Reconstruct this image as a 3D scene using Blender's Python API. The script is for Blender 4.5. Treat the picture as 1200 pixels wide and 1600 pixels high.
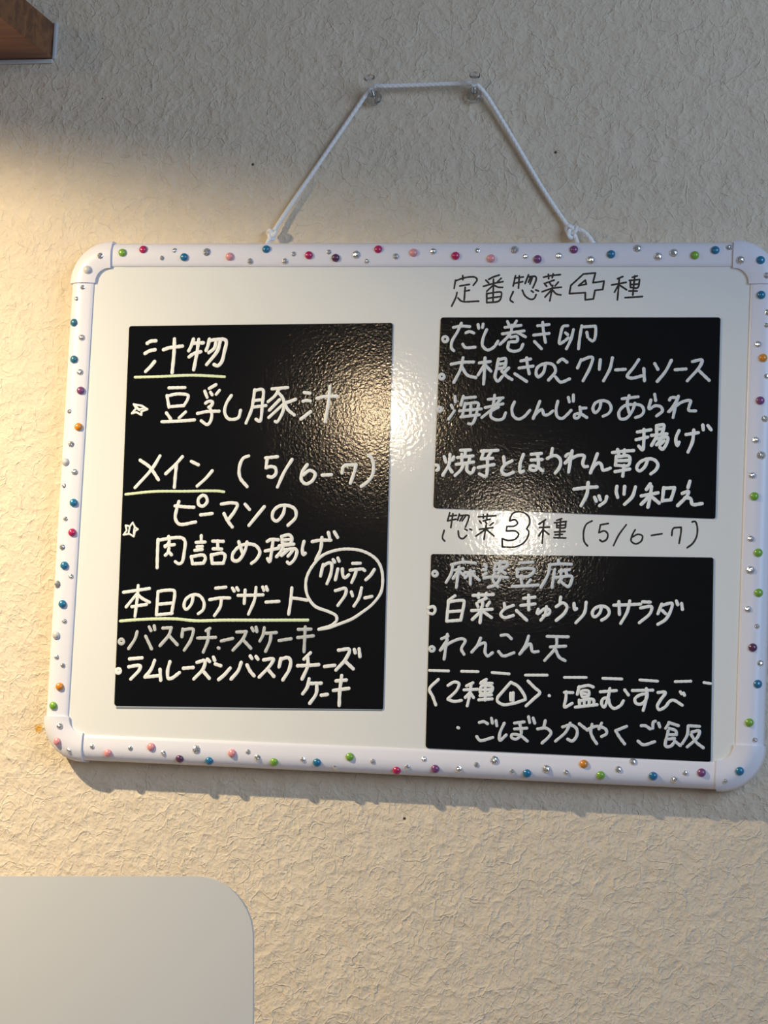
import bpy, bmesh, math, random
from mathutils import Vector, Matrix
random.seed(7)
SC = bpy.context.scene
COL = SC.collection
for _o in list(bpy.data.objects):
    bpy.data.objects.remove(_o)

# ------------------------------------------------------------------ measured data
# WRITING: pen lines, tenths of a millimetre on the board face (x right, z up from the board's centre)
WRITING = {
 'left': [
  ('L', 'soup_heading', 3.04,
   '-2289,1336 -2256,1355 -2212,1358;-2303,1248 -2262,1272 -2215,1281;-2213,1180 -2248,1135 -2288,1094;-2140,1282 -2093,1298 -1974,1314;-2048,1375 -2045,1263 -2052,1085;-1879,1374 -1895,1319 -1915,1275;-1890,1339 -1791,1344;-1909,1222 -1874,1248 -1809,1267;-1833,1372 -1841,1264 -1862,1113;-1738,1375 -1748,1320 -1762,1278;-1738,1362 -1688,1371 -1604,1373 -1588,1354 -1599,1277 -1621,1179 -1653,1148 -1685,1158;-1678,1348 -1690,1299 -1736,1260;-1642,1354 -1661,1277 -1750,1158'),
  ('U', 'underline', 2.28,
   '-2380,1043 -2158,1051 -1875,1065 -1586,1055'),
  ('L', 'soup_item', 2.71,
   '-2073,955 -1931,959;-2086,889 -2063,789;-2085,884 -1990,904 -1899,891 -1902,858 -1933,803;-2057,793 -1933,805;-2083,741 -2040,687;-1913,751 -1967,699;-2118,664 -1977,671 -1830,684;-1658,987 -1716,953;-1754,931 -1730,877;-1703,921 -1687,899;-1625,938 -1651,905;-1742,827 -1715,844 -1679,839 -1690,806 -1712,793;-1701,790 -1680,730 -1694,664 -1717,645 -1771,677;-1808,739 -1721,757 -1618,761;-1518,896 -1557,830 -1569,753 -1532,697 -1449,706 -1430,771;-1316,947 -1323,865 -1335,778 -1377,663;-1316,941 -1249,950 -1239,931 -1243,834 -1257,681 -1292,697;-1323,854 -1245,864;-1331,798 -1211,814;-1166,956 -1030,969;-1105,955 -1135,900 -1194,847;-1117,931 -1067,879 -1053,814 -1071,738 -1110,675 -1123,681;-1094,866 -1179,775;-1066,823 -1181,713;-956,870 -1021,845 -1054,836;-1048,836 -1018,782 -960,737;-884,928 -834,923;-892,854 -861,862 -827,857;-820,768 -902,703;-773,880 -713,896 -598,901;-665,983 -672,841 -694,684'),
  ('T', 'star_mark', 1.84,
   '-2378,811 -2353,776;-2353,776 -2390,732;-2390,732 -2351,743;-2351,743 -2303,720;-2303,720 -2305,749;-2305,749 -2253,769;-2253,769 -2300,797;-2300,797 -2378,811;-2354,793 -2323,760;-2335,765 -2284,777'),
  ('L', 'main_heading', 2.82,
   '-2118,372 -2180,264 -2323,98;-2292,333 -2203,275 -2119,169;-1919,369 -1978,300 -2058,221;-1967,306 -1972,213 -1975,107;-1838,330 -1774,302;-1650,254 -1701,191 -1775,122'),
  ('L', 'main_dates', 2.82,
   '-1339,385 -1385,365 -1414,289 -1404,202 -1338,126;-1190,371 -1087,383;-1176,366 -1182,287;-1182,287 -1145,299 -1102,289 -1094,241 -1126,210 -1160,216;-960,362 -1023,253 -1074,128;-827,321 -868,255 -870,191 -830,159 -776,187 -755,247 -803,273 -856,234;-693,235 -614,241;-524,256 -518,305 -497,323;-497,323 -408,328;-408,328 -418,274 -448,172;-304,410 -276,384 -258,320 -264,245 -304,186 -355,147'),
  ('U', 'underline', 2.28,
   '-2403,39 -2157,68 -1874,76 -1593,84 -1537,78'),
  ('L', 'main_item', 2.82,
   '-1928,-12 -1944,-79 -1951,-155 -1914,-203 -1771,-182;-1959,-50 -1867,-56 -1793,-58;-1720,45 -1758,11 -1749,-37 -1715,-47 -1680,-9 -1692,34 -1720,45;-1730,-121 -1630,-107;-1554,-26 -1465,-13 -1414,-25 -1433,-79 -1485,-156;-1527,-105 -1490,-167 -1448,-217;-1347,-23 -1306,-66;-1179,-39 -1304,-200;-1002,-38 -1015,-102 -1067,-159 -1102,-136 -1099,-77 -1052,-33 -975,-26 -912,-57 -903,-121 -966,-192'),
  ('T', 'star_mark', 1.63,
   '-2325,-199 -2303,-239;-2303,-239 -2276,-255;-2276,-255 -2301,-272;-2301,-272 -2309,-318;-2309,-318 -2351,-295;-2351,-295 -2401,-305;-2401,-305 -2375,-268;-2375,-268 -2387,-225;-2387,-225 -2349,-232;-2349,-232 -2325,-199;-2349,-235 -2357,-290;-2308,-245 -2311,-289'),
  ('L', 'main_item', 2.82,
   '-2093,-338 -2091,-462 -2087,-576;-2092,-345 -1986,-324 -1885,-319 -1856,-343 -1856,-435 -1873,-527 -1901,-538 -1930,-521;-2001,-310 -1995,-362 -2027,-398;-2028,-390 -1947,-377;-1992,-411 -2002,-449 -2021,-469;-1997,-433 -1967,-464;-1715,-296 -1713,-345;-1757,-354 -1679,-349;-1746,-391 -1701,-387;-1764,-421 -1700,-412;-1792,-474 -1777,-535;-1777,-535 -1682,-527;-1792,-476 -1686,-460 -1668,-484 -1682,-527;-1570,-336 -1564,-400;-1612,-340 -1519,-340;-1605,-404 -1530,-405;-1619,-455 -1606,-527;-1606,-527 -1509,-523;-1619,-458 -1519,-439 -1498,-458 -1509,-523;-1313,-340 -1326,-410 -1382,-498 -1427,-494 -1432,-445 -1378,-379 -1301,-356 -1233,-370 -1197,-423 -1227,-488 -1264,-518;-1385,-339 -1346,-438;-1138,-331 -1109,-314 -1042,-315;-1087,-313 -1097,-426 -1110,-501 -1128,-475;-1151,-411 -1033,-384;-1016,-285 -1004,-349;-1016,-287 -956,-270 -930,-288 -936,-342 -1004,-349;-1004,-317 -938,-310;-1034,-366 -908,-348;-998,-372 -1015,-413 -1051,-457;-988,-397 -889,-389 -878,-404 -896,-474 -938,-513 -955,-499;-955,-396 -1008,-445;-916,-405 -952,-449;-821,-323 -832,-387 -821,-435 -805,-421;-750,-323 -695,-311 -591,-307;-669,-287 -675,-383 -711,-475;-616,-243 -603,-288;-565,-237 -535,-282'),
  ('B', 'speech_bubble', 2.49,
   '-657,-1048 -550,-1012 -508,-969 -516,-932 -577,-902 -700,-858 -764,-780 -787,-695 -779,-610 -729,-513 -656,-436 -549,-391 -440,-377 -319,-390 -208,-446 -155,-519 -134,-624 -145,-730 -211,-827 -305,-904 -378,-954 -485,-1000 -571,-1034 -657,-1051'),
  ('L', 'bubble_text', 2.71,
   '-647,-511 -655,-553 -664,-607;-649,-527 -609,-499 -578,-498 -577,-583 -606,-669;-564,-468 -549,-489;-524,-454 -511,-480;-519,-544 -536,-635;-481,-543 -472,-602 -455,-617 -424,-590;-396,-495 -331,-492;-415,-552 -323,-539;-360,-551 -374,-599 -396,-653;-307,-539 -290,-552;-209,-541 -239,-590 -277,-628;-532,-725 -445,-705 -443,-749 -504,-847;-395,-732 -383,-764;-310,-695 -327,-778 -367,-848;-278,-778 -219,-764'),
  ('L', 'dessert_heading', 2.71,
   '-2372,-792 -2254,-772 -2144,-753;-2245,-731 -2246,-813 -2258,-991;-2257,-807 -2341,-915;-2246,-807 -2204,-838 -2137,-869;-2291,-911 -2162,-888;-2067,-777 -2070,-974;-2067,-777 -2006,-765 -1927,-766 -1919,-792 -1938,-960;-2060,-885 -1943,-870;-2070,-974 -1932,-956;-1756,-798 -1769,-874 -1811,-920 -1831,-897 -1821,-838 -1762,-796 -1700,-802 -1658,-860 -1665,-919 -1703,-952;-1564,-734 -1476,-723;-1611,-832 -1521,-815 -1437,-813;-1509,-823 -1516,-888 -1562,-964;-1419,-729 -1401,-754;-1381,-725 -1366,-746;-1366,-789 -1255,-784 -1150,-778;-1307,-742 -1309,-855;-1214,-718 -1220,-815 -1267,-942;-1157,-713 -1145,-740;-1126,-710 -1114,-739;-1122,-838 -1010,-828;-905,-712 -910,-827 -921,-932;-901,-797 -824,-803 -768,-812'),
  ('U', 'underline', 2.49,
   '-2385,-1035 -2205,-1016 -1902,-1002 -1722,-1012 -1477,-999 -1144,-989 -754,-976'),
  ('G', 'dessert_item', 2.71,
   '-2367,-1188 -2352,-1193 -2345,-1206 -2350,-1220 -2365,-1226 -2379,-1221 -2386,-1208 -2381,-1194 -2367,-1188;-2231,-1120 -2246,-1179 -2298,-1265;-2154,-1155 -2095,-1260;-2128,-1076 -2109,-1108;-2084,-1066 -2076,-1098;-2007,-1083 -1933,-1076;-1933,-1076 -1950,-1137 -2023,-1231;-1950,-1143 -1872,-1218;-1832,-1085 -1835,-1150;-1829,-1093 -1763,-1080 -1740,-1085 -1757,-1174 -1808,-1261;-1595,-1072 -1628,-1093;-1697,-1156 -1613,-1151 -1541,-1145;-1608,-1078 -1607,-1169 -1642,-1272;-1514,-1232 -1506,-1235;-1491,-1174 -1393,-1149;-1360,-1095 -1277,-1089;-1277,-1089 -1302,-1148 -1385,-1247;-1301,-1159 -1231,-1226;-1232,-1055 -1217,-1081;-1196,-1049 -1186,-1086;-1124,-1052 -1132,-1111 -1157,-1163;-1105,-1097 -1018,-1088;-1064,-1096 -1069,-1162 -1103,-1248;-992,-1154 -889,-1135;-832,-1056 -723,-1050;-834,-1124 -700,-1105;-773,-1033 -773,-1141 -773,-1239'),
  ('L', 'dessert_item', 2.93,
   '-2378,-1437 -2364,-1442 -2358,-1454 -2363,-1467 -2376,-1473 -2389,-1468 -2395,-1456 -2391,-1443 -2378,-1437;-2285,-1351 -2175,-1338;-2288,-1417 -2187,-1405 -2191,-1436 -2263,-1519;-2063,-1356 -2090,-1432 -2140,-1498;-2140,-1498 -2008,-1480;-2011,-1429 -2000,-1520;-1928,-1362 -1944,-1437 -1934,-1501 -1906,-1500 -1840,-1450;-1808,-1413 -1722,-1403;-1691,-1359 -1625,-1343 -1632,-1405 -1711,-1498;-1637,-1426 -1577,-1488;-1603,-1329 -1582,-1348;-1551,-1311 -1538,-1338;-1532,-1367 -1483,-1380;-1401,-1397 -1451,-1457 -1496,-1496;-1308,-1346 -1331,-1416 -1388,-1487;-1257,-1365 -1226,-1417 -1191,-1453;-1233,-1290 -1218,-1310;-1183,-1293 -1165,-1314;-1116,-1318 -1033,-1309 -1058,-1363 -1146,-1462;-1079,-1391 -1020,-1452;-968,-1302 -980,-1371;-967,-1307 -908,-1292 -885,-1315 -892,-1389 -942,-1478;-718,-1246 -770,-1300;-822,-1357 -729,-1350 -642,-1341;-738,-1289 -735,-1352 -778,-1465;-592,-1355 -506,-1342;-480,-1216 -388,-1208 -416,-1288 -493,-1380;-415,-1309 -347,-1365;-346,-1206 -337,-1233;-306,-1200 -296,-1263'),
  ('L', 'dessert_tail', 2.93,
   '-718,-1462 -731,-1531 -766,-1586;-711,-1499 -613,-1493;-650,-1502 -652,-1581 -702,-1662;-607,-1592 -556,-1583;-488,-1470 -402,-1459;-506,-1549 -377,-1527;-442,-1424 -452,-1553 -451,-1670'),
 ],
 'top': [
  ('G', 'item_line', 2.49,
   '299,1410 315,1404 322,1388 316,1373 301,1366 285,1373 278,1388 283,1404 299,1410;365,1487 427,1499 503,1495;431,1523 402,1453 357,1367 357,1313 377,1292;473,1443 504,1454 540,1441;450,1348 473,1320 556,1323;572,1513 579,1481;615,1517 611,1487;646,1471 620,1401 617,1337 662,1300 715,1327 745,1375;818,1539 833,1509;893,1544 873,1509;799,1490 932,1508;780,1436 960,1462;857,1509 849,1445 808,1392 762,1348;902,1451 973,1412;850,1408 904,1413 905,1376 852,1370;836,1365 833,1312 877,1291 935,1307 955,1350;1071,1505 1166,1516;1042,1427 1169,1442;1112,1534 1120,1468 1142,1367;1050,1374 1111,1314;1321,1507 1284,1501 1265,1437 1260,1357 1299,1379 1330,1406;1305,1448 1324,1432;1370,1475 1352,1395 1318,1315;1437,1507 1425,1417 1418,1316;1443,1497 1548,1505;1548,1505 1554,1481 1547,1396 1532,1380 1505,1396;1481,1454 1490,1412'),
  ('G', 'item_line', 2.60,
   '285,1095 300,1089 306,1075 301,1061 287,1055 272,1060 266,1075 271,1089 285,1095;360,1179 451,1196 548,1199;458,1234 443,1143 389,1027;455,1154 499,1090 573,1069;597,1192 688,1204;643,1235 643,1123 640,1016;641,1177 591,1091;646,1177 697,1124;756,1226 744,1145 734,1071 759,1041 795,1082;760,1220 815,1229 808,1157 760,1146;764,1183 812,1189;845,1152 810,1114;788,1125 832,1082 876,1056;944,1211 1024,1228;931,1152 1047,1169;991,1238 999,1180 1018,1105;898,1104 999,1041;1148,1176 1135,1117 1094,1080 1075,1106 1085,1159 1148,1192 1212,1182 1235,1129 1180,1054;1253,1203 1284,1230 1327,1204;1237,1081 1281,1039 1354,1066;1443,1226 1416,1157;1448,1221 1516,1248 1537,1243 1519,1163 1466,1052;1601,1227 1596,1148;1700,1244 1683,1154 1634,1053;1730,1144 1809,1150;1916,1230 1876,1166 1827,1092 1859,1077 1952,1099;1960,1157 1969,1057;2047,1199 2075,1152;2182,1227 2138,1137 2073,1052;2215,1150 2303,1157;2353,1218 2430,1232 2416,1182 2317,1060;2402,1150 2493,1065'),
  ('G', 'item_line', 2.49,
   '279,817 292,813 297,801 293,789 281,784 269,789 263,801 268,812 279,817;405,910 410,864;376,837 391,811;405,790 360,720;475,913 457,838;473,897 577,907;494,855 472,743;494,849 601,856 598,803 560,685 528,685;448,790 630,809;542,855 541,749;461,739 616,760;685,889 808,903;737,924 730,847;662,820 810,853;787,890 726,815 638,737;774,826 716,794;716,804 713,746 762,720 815,731 835,779;905,870 886,817 900,754 943,728 990,749 1036,803;1116,878 1099,830 1066,735;1066,735 1090,777 1137,810 1154,768 1186,768 1227,800;1264,880 1253,811 1266,753 1304,738 1345,770 1377,807;1350,913 1360,876;1391,934 1393,882;1448,835 1455,777 1436,745 1409,745 1408,771 1450,780 1509,749;1454,824 1499,827;1620,884 1611,826 1576,789 1556,820 1573,868 1630,890 1683,875 1706,827 1686,785 1642,761;1792,907 1922,925;1848,934 1835,871 1854,793;1898,872 1879,809 1829,745 1782,744 1770,797 1815,850 1888,861 1951,852 1973,810 1953,773 1907,754;2056,947 2066,895;2027,900 2014,826 2065,853 2112,843 2124,812 2078,769;2249,934 2231,865 2212,759;2178,901 2187,919 2239,918 2235,897 2201,839 2171,802 2211,834 2282,887 2349,898 2340,856 2336,820 2393,815'),
  ('L', 'item_line', 2.71,
   '1927,636 2036,656;1979,658 1982,569 1974,490 1942,521;1919,573 2012,596;2081,691 2084,628;2081,691 2138,697 2142,681 2130,634;2088,662 2134,665;2043,610 2167,624;2085,602 2046,528;2080,581 2173,595 2174,562 2135,498 2114,514;2122,576 2087,534;2148,566 2113,534;2264,652 2241,589 2253,529 2268,558;2322,621 2420,638;2383,659 2376,565 2343,479;2454,701 2460,662;2495,697 2522,663'),
  ('L', 'item_line', 2.71,
   '269,338 291,328 292,303 279,293;336,407 354,363;384,427 382,353 332,254;417,406 407,380;378,321 409,281;471,463 554,467;511,466 513,419;449,402 578,418;484,429 486,370;551,403 547,372;441,345 585,367;505,355 481,301 435,253;532,355 535,292 573,277 593,319;645,458 784,468;669,464 648,394;648,394 744,401;625,323 757,349;731,459 699,406;699,406 702,337 692,252 638,270;834,414 842,361;905,383 843,345 823,297 857,266 920,288;998,437 975,363 978,289 1004,300;1062,439 1146,448;1064,391 1154,398;1115,445 1124,345 1099,307 1056,317 1066,344 1119,334 1163,303;1235,489 1229,441;1198,407 1232,428 1269,431 1301,406 1308,364 1292,321 1267,289;1399,473 1391,418 1377,299;1348,428 1358,443 1389,449;1395,444 1375,407 1345,372;1345,372 1401,413 1453,437 1501,433 1494,398 1490,367 1504,346 1530,347;1607,453 1584,384 1556,295;1556,295 1578,342 1623,380 1645,359 1657,320 1693,326 1717,337;1730,465 1818,477 1902,484;1771,490 1783,445;1828,488 1825,451;1763,435 1758,361;1768,429 1862,439 1873,421 1864,363 1765,361;1769,398 1858,402;1757,309 1876,332;1828,362 1821,273;2019,408 1995,350 1955,318 1933,338 1952,385 2019,418 2076,409 2103,372 2089,330 2049,296'),
  ('L', 'item_line', 2.82,
   '1427,159 1516,173 1615,181;1541,216 1534,121 1490,26;1598,96 1613,65;1634,108 1646,77;1697,104 1688,67 1642,29;1777,189 1773,147 1786,100;1840,190 1837,127;1928,187 1905,108 1845,44;2047,215 2017,168;1978,115 2112,143;2058,194 2051,111 2035,25;2045,116 1980,47;2061,111 2125,60;2157,186 2150,77;2157,181 2244,188;2244,188 2236,146 2217,88;2217,88 2150,80;2366,242 2353,190;2308,142 2359,159 2350,127 2275,43;2330,106 2376,102 2393,56 2470,63'),
 ],
 'bottom': [
  ('G', 'item_line', 2.49,
   '302,-541 317,-547 323,-561 318,-575 304,-581 289,-576 283,-562 288,-548 302,-541;530,-435 539,-463;436,-484 536,-460 638,-466;452,-481 439,-556 400,-630;470,-528 539,-511;501,-501 487,-670;492,-544 457,-597;508,-538 552,-573;551,-547 630,-535;598,-525 603,-640;594,-551 558,-589;610,-551 676,-604;713,-472 730,-495;704,-515 726,-518;732,-545 706,-564;808,-462 795,-525;803,-467 898,-454 904,-475 884,-491;845,-445 837,-513;816,-514 879,-491 828,-545;837,-513 891,-543;713,-585 797,-572 909,-576;801,-546 788,-598 833,-655;851,-581 811,-640 753,-660;1004,-454 1112,-445;985,-504 988,-567;988,-567 1072,-564;991,-509 1048,-497 1128,-505 1113,-537 1078,-564;1020,-582 1030,-623;1100,-590 1075,-620;949,-648 1054,-641 1165,-630;1321,-422 1326,-448;1247,-463 1342,-453 1431,-454;1253,-466 1240,-544 1187,-650;1288,-558 1278,-647;1296,-501 1284,-543;1292,-527 1294,-569;1334,-516 1417,-498;1349,-499 1346,-552;1380,-499 1398,-540;1283,-569 1367,-556 1438,-554 1436,-591 1412,-638 1385,-624;1357,-567 1332,-604;1347,-593 1375,-619'),
  ('L', 'item_line', 2.60,
   '263,-845 302,-831 319,-859 304,-891 267,-887;479,-738 428,-777;428,-777 419,-945;428,-792 497,-777 556,-778 557,-804 536,-936;427,-871 544,-859;419,-948 536,-936;629,-731 798,-719;676,-715 677,-748;739,-710 730,-742;663,-796 675,-822;741,-752 679,-780;711,-784 712,-815;769,-782 749,-814;623,-855 793,-839;707,-821 697,-952;703,-857 632,-928;714,-857 791,-907;891,-789 898,-825;966,-802 893,-836 866,-879 896,-904 970,-884;994,-843 1082,-919;1048,-743 1142,-729;1029,-801 1145,-785;1089,-715 1096,-835;1173,-828 1164,-859;1174,-864 1230,-821 1268,-835 1259,-867 1217,-878;1240,-805 1232,-867 1198,-915;1353,-723 1349,-765;1319,-802 1375,-769 1408,-800 1389,-852 1324,-914;1464,-772 1472,-824 1487,-813;1563,-759 1551,-847 1486,-927;1690,-791 1676,-843 1636,-876 1617,-855 1628,-814 1684,-786 1737,-800 1754,-841 1729,-878 1694,-900;1788,-776 1897,-769 2005,-761;1828,-746 1837,-849;1916,-738 1899,-826 1850,-921;2020,-742 2082,-743;2006,-792 2093,-779 2085,-831 2000,-911;2175,-756 2147,-834;2175,-766 2257,-748 2249,-805 2210,-878 2150,-919;2182,-807 2209,-832;2292,-727 2304,-757;2334,-746 2343,-794'),
  ('G', 'item_line', 2.49,
   '306,-1160 320,-1165 326,-1178 321,-1192 308,-1198 294,-1193 288,-1180 293,-1166 306,-1160;430,-1055 423,-1144 412,-1259;383,-1093 436,-1070;432,-1102 377,-1187;377,-1187 459,-1122 554,-1087 581,-1102 552,-1171 576,-1214;708,-1077 684,-1135 639,-1194;639,-1194 694,-1135 747,-1117 750,-1195 772,-1221 811,-1193;876,-1050 924,-1044 962,-1074;861,-1181 899,-1216 988,-1187;1103,-1048 1085,-1111 1036,-1196;1036,-1196 1076,-1148 1121,-1110 1140,-1172 1187,-1170;1255,-1045 1428,-1043;1285,-1130 1410,-1119;1334,-1051 1332,-1124 1243,-1241;1328,-1150 1362,-1211 1410,-1237'),
  ('D', 'dashed_line', 2.28,
   '294,-1355 454,-1354;561,-1353 699,-1351;815,-1354 956,-1360;1090,-1365 1268,-1359;1410,-1372 1587,-1366;1722,-1368 1876,-1368;2022,-1370 2164,-1375;2305,-1373 2430,-1365;2535,-1372 2588,-1378'),
  ('L', 'item_line', 2.49,
   '372,-1426 301,-1509 330,-1565 360,-1635;454,-1472 506,-1442 544,-1453 530,-1505 459,-1581;459,-1586 513,-1600 571,-1589;660,-1443 608,-1471;589,-1503 700,-1494;645,-1460 638,-1543 621,-1632;637,-1527 602,-1565;643,-1527 671,-1563;770,-1411 729,-1436;724,-1446 819,-1441;730,-1472 727,-1524 817,-1510 820,-1469 730,-1472;732,-1498 816,-1493;765,-1419 767,-1580;723,-1545 818,-1536;714,-1580 825,-1567;972,-1427 871,-1550;871,-1550 867,-1581 916,-1610 1010,-1596;1010,-1596 1098,-1562;1098,-1562 1092,-1536 1031,-1456 972,-1427;975,-1515 978,-1572;996,-1511 997,-1576;1113,-1411 1173,-1466 1214,-1501 1166,-1554 1106,-1613;1291,-1523 1294,-1524;1430,-1487 1428,-1544 1420,-1611 1481,-1578;1415,-1493 1483,-1492;1533,-1442 1520,-1504;1528,-1448 1610,-1429 1647,-1441;1555,-1477 1562,-1523 1609,-1517 1612,-1475 1555,-1477;1572,-1497 1592,-1499;1537,-1550 1544,-1601;1543,-1555 1651,-1541 1658,-1587;1579,-1559 1580,-1590;1620,-1552 1617,-1588;1508,-1608 1684,-1581;1706,-1477 1835,-1462;1782,-1448 1770,-1521 1742,-1599 1720,-1574 1729,-1533 1770,-1521;1775,-1531 1793,-1587 1825,-1606 1875,-1578 1895,-1542;1902,-1454 1934,-1494;1964,-1457 2128,-1448;2076,-1437 2084,-1509 2040,-1562 1998,-1558 1987,-1523 2027,-1490 2078,-1478;2079,-1499 2070,-1560 2057,-1612;2170,-1465 2231,-1462 2192,-1525 2169,-1577 2185,-1602 2235,-1575 2265,-1533 2295,-1521 2368,-1559;2349,-1453 2359,-1468;2375,-1462 2383,-1479'),
  ('G', 'item_line', 2.49,
   '550,-1811 559,-1814;727,-1763 764,-1754 796,-1770;711,-1877 739,-1907 843,-1879;826,-1725 836,-1764;864,-1742 873,-1783;933,-1760 900,-1844 902,-1900 953,-1854;1017,-1756 1096,-1743;1019,-1803 1119,-1793;1059,-1749 1074,-1847 1033,-1885 996,-1871 1000,-1850 1063,-1852 1128,-1896;1130,-1700 1141,-1746;1168,-1709 1183,-1750;1268,-1726 1259,-1772;1208,-1795 1281,-1787 1319,-1821 1299,-1858 1249,-1907;1411,-1771 1478,-1753 1526,-1782 1528,-1838 1493,-1881 1456,-1867;1472,-1738 1438,-1811 1358,-1887;1545,-1740 1614,-1789;1624,-1778 1685,-1755 1759,-1773 1770,-1808 1730,-1835;1649,-1741 1641,-1803 1663,-1853 1693,-1893;1726,-1728 1707,-1775;1928,-1745 1842,-1784;1842,-1784 1875,-1834 1918,-1886;2046,-1735 2077,-1734 2119,-1758;2139,-1752 2142,-1701 2158,-1695;2184,-1709 2195,-1739;2025,-1859 2067,-1886 2158,-1858;2271,-1701 2242,-1748;2265,-1701 2343,-1723;2272,-1747 2324,-1765 2330,-1795;2263,-1767 2247,-1890 2287,-1888 2317,-1852;2274,-1797 2315,-1796;2270,-1833 2316,-1826;2317,-1846 2364,-1880;2424,-1720 2511,-1722;2420,-1725 2417,-1791 2379,-1864;2452,-1770 2512,-1757 2499,-1808 2420,-1888;2447,-1790 2490,-1849 2547,-1890'),
 ],
 'board': [
  ('K', 'heading', 1.57,
   '422,1925 425,1891;363,1887 354,1818;367,1883 447,1909 528,1911 545,1891 515,1843;402,1838 482,1851;447,1826 444,1721;444,1794 485,1802;380,1782 373,1745 340,1668;390,1737 424,1709 566,1710;730,1930 674,1911 643,1893;619,1887 644,1863;747,1903 716,1871;601,1835 684,1859 764,1875;683,1895 687,1714;685,1847 631,1794;693,1843 726,1828 762,1827;631,1778 635,1698;632,1774 752,1785 757,1770 739,1714 635,1698;641,1734 746,1750;867,1924 851,1839;860,1904 932,1914;854,1859 929,1875;899,1924 896,1821;975,1932 950,1859;976,1916 1036,1917 1041,1892 1016,1823;992,1908 978,1871;1008,1908 991,1855;853,1791 831,1722 856,1702;929,1803 955,1755 1004,1727 1032,1735 1046,1767;1005,1799 1021,1787;1041,1805 1065,1797;1102,1912 1153,1924 1241,1934;1141,1936 1145,1900;1181,1940 1174,1908;1191,1888 1124,1864;1110,1861 1131,1836;1156,1864 1169,1844;1227,1872 1201,1840;1095,1791 1182,1820 1253,1829;1181,1844 1162,1715;1178,1812 1121,1747;1182,1804 1215,1772 1252,1765;1323,1780 1332,1844;1332,1844 1432,1939;1432,1939 1531,1948;1531,1948 1514,1867;1514,1867 1605,1880;1605,1880 1597,1811;1597,1811 1533,1803;1533,1803 1523,1732;1523,1732 1456,1724;1456,1724 1454,1784;1454,1784 1323,1776;1396,1842 1450,1888;1450,1888 1459,1854;1459,1854 1396,1842;1758,1918 1715,1900;1669,1848 1787,1870;1730,1904 1721,1725;1721,1841 1695,1789;1737,1845 1793,1809;1876,1924 1837,1912;1814,1886 1896,1894;1822,1873 1824,1829;1824,1829 1883,1825 1897,1885;1827,1851 1890,1857;1856,1924 1846,1765;1813,1799 1880,1799;1784,1743 1925,1753'),
  ('K', 'heading', 1.52,
   '402,-55 387,-123;399,-83 458,-75;387,-123 457,-107;429,-62 417,-177;483,-65 471,-116;483,-77 563,-75 564,-96 539,-170;512,-83 490,-120;535,-82 509,-120;362,-202 351,-267 371,-290;480,-204 491,-254 520,-267 552,-239;535,-187 554,-197;577,-186 592,-192;643,-83 787,-72;684,-65 685,-93;717,-60 714,-97;742,-101 686,-116;654,-117 669,-135;705,-125 715,-138;771,-128 744,-151;657,-186 768,-169;711,-152 698,-268;708,-185 631,-242;718,-189 780,-238;905,-106 926,-51 990,-33 1056,-66 1073,-121 1047,-172;1047,-172 1066,-195 1063,-231 1029,-287 965,-321 854,-326;854,-326 849,-259;849,-259 907,-272 962,-257 984,-219 960,-195 881,-194;881,-194 884,-157;884,-157 949,-151 971,-128 951,-101 905,-111;1201,-95 1147,-133;1153,-160 1236,-154;1188,-109 1181,-288;1186,-169 1151,-229;1191,-182 1234,-214;1334,-83 1294,-98;1276,-118 1372,-105;1295,-125 1296,-157;1296,-157 1365,-155 1368,-114;1295,-142 1364,-133;1325,-88 1322,-234;1279,-194 1366,-187;1285,-217 1344,-211;1276,-240 1373,-240;1583,-96 1538,-124 1518,-184 1526,-266 1554,-300;1653,-126 1716,-114;1653,-126 1643,-190;1643,-190 1687,-175 1715,-198 1708,-243 1672,-262 1653,-249;1863,-121 1806,-204 1766,-292;1937,-160 1916,-202 1908,-252 1946,-274 1990,-250 1998,-209 1961,-196 1916,-220;2070,-203 2155,-187;2234,-199 2240,-149 2253,-136;2253,-136 2307,-131;2307,-131 2308,-165 2296,-261;2395,-86 2418,-81 2437,-126 2435,-199 2406,-258 2362,-295'),
 ],
}
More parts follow.
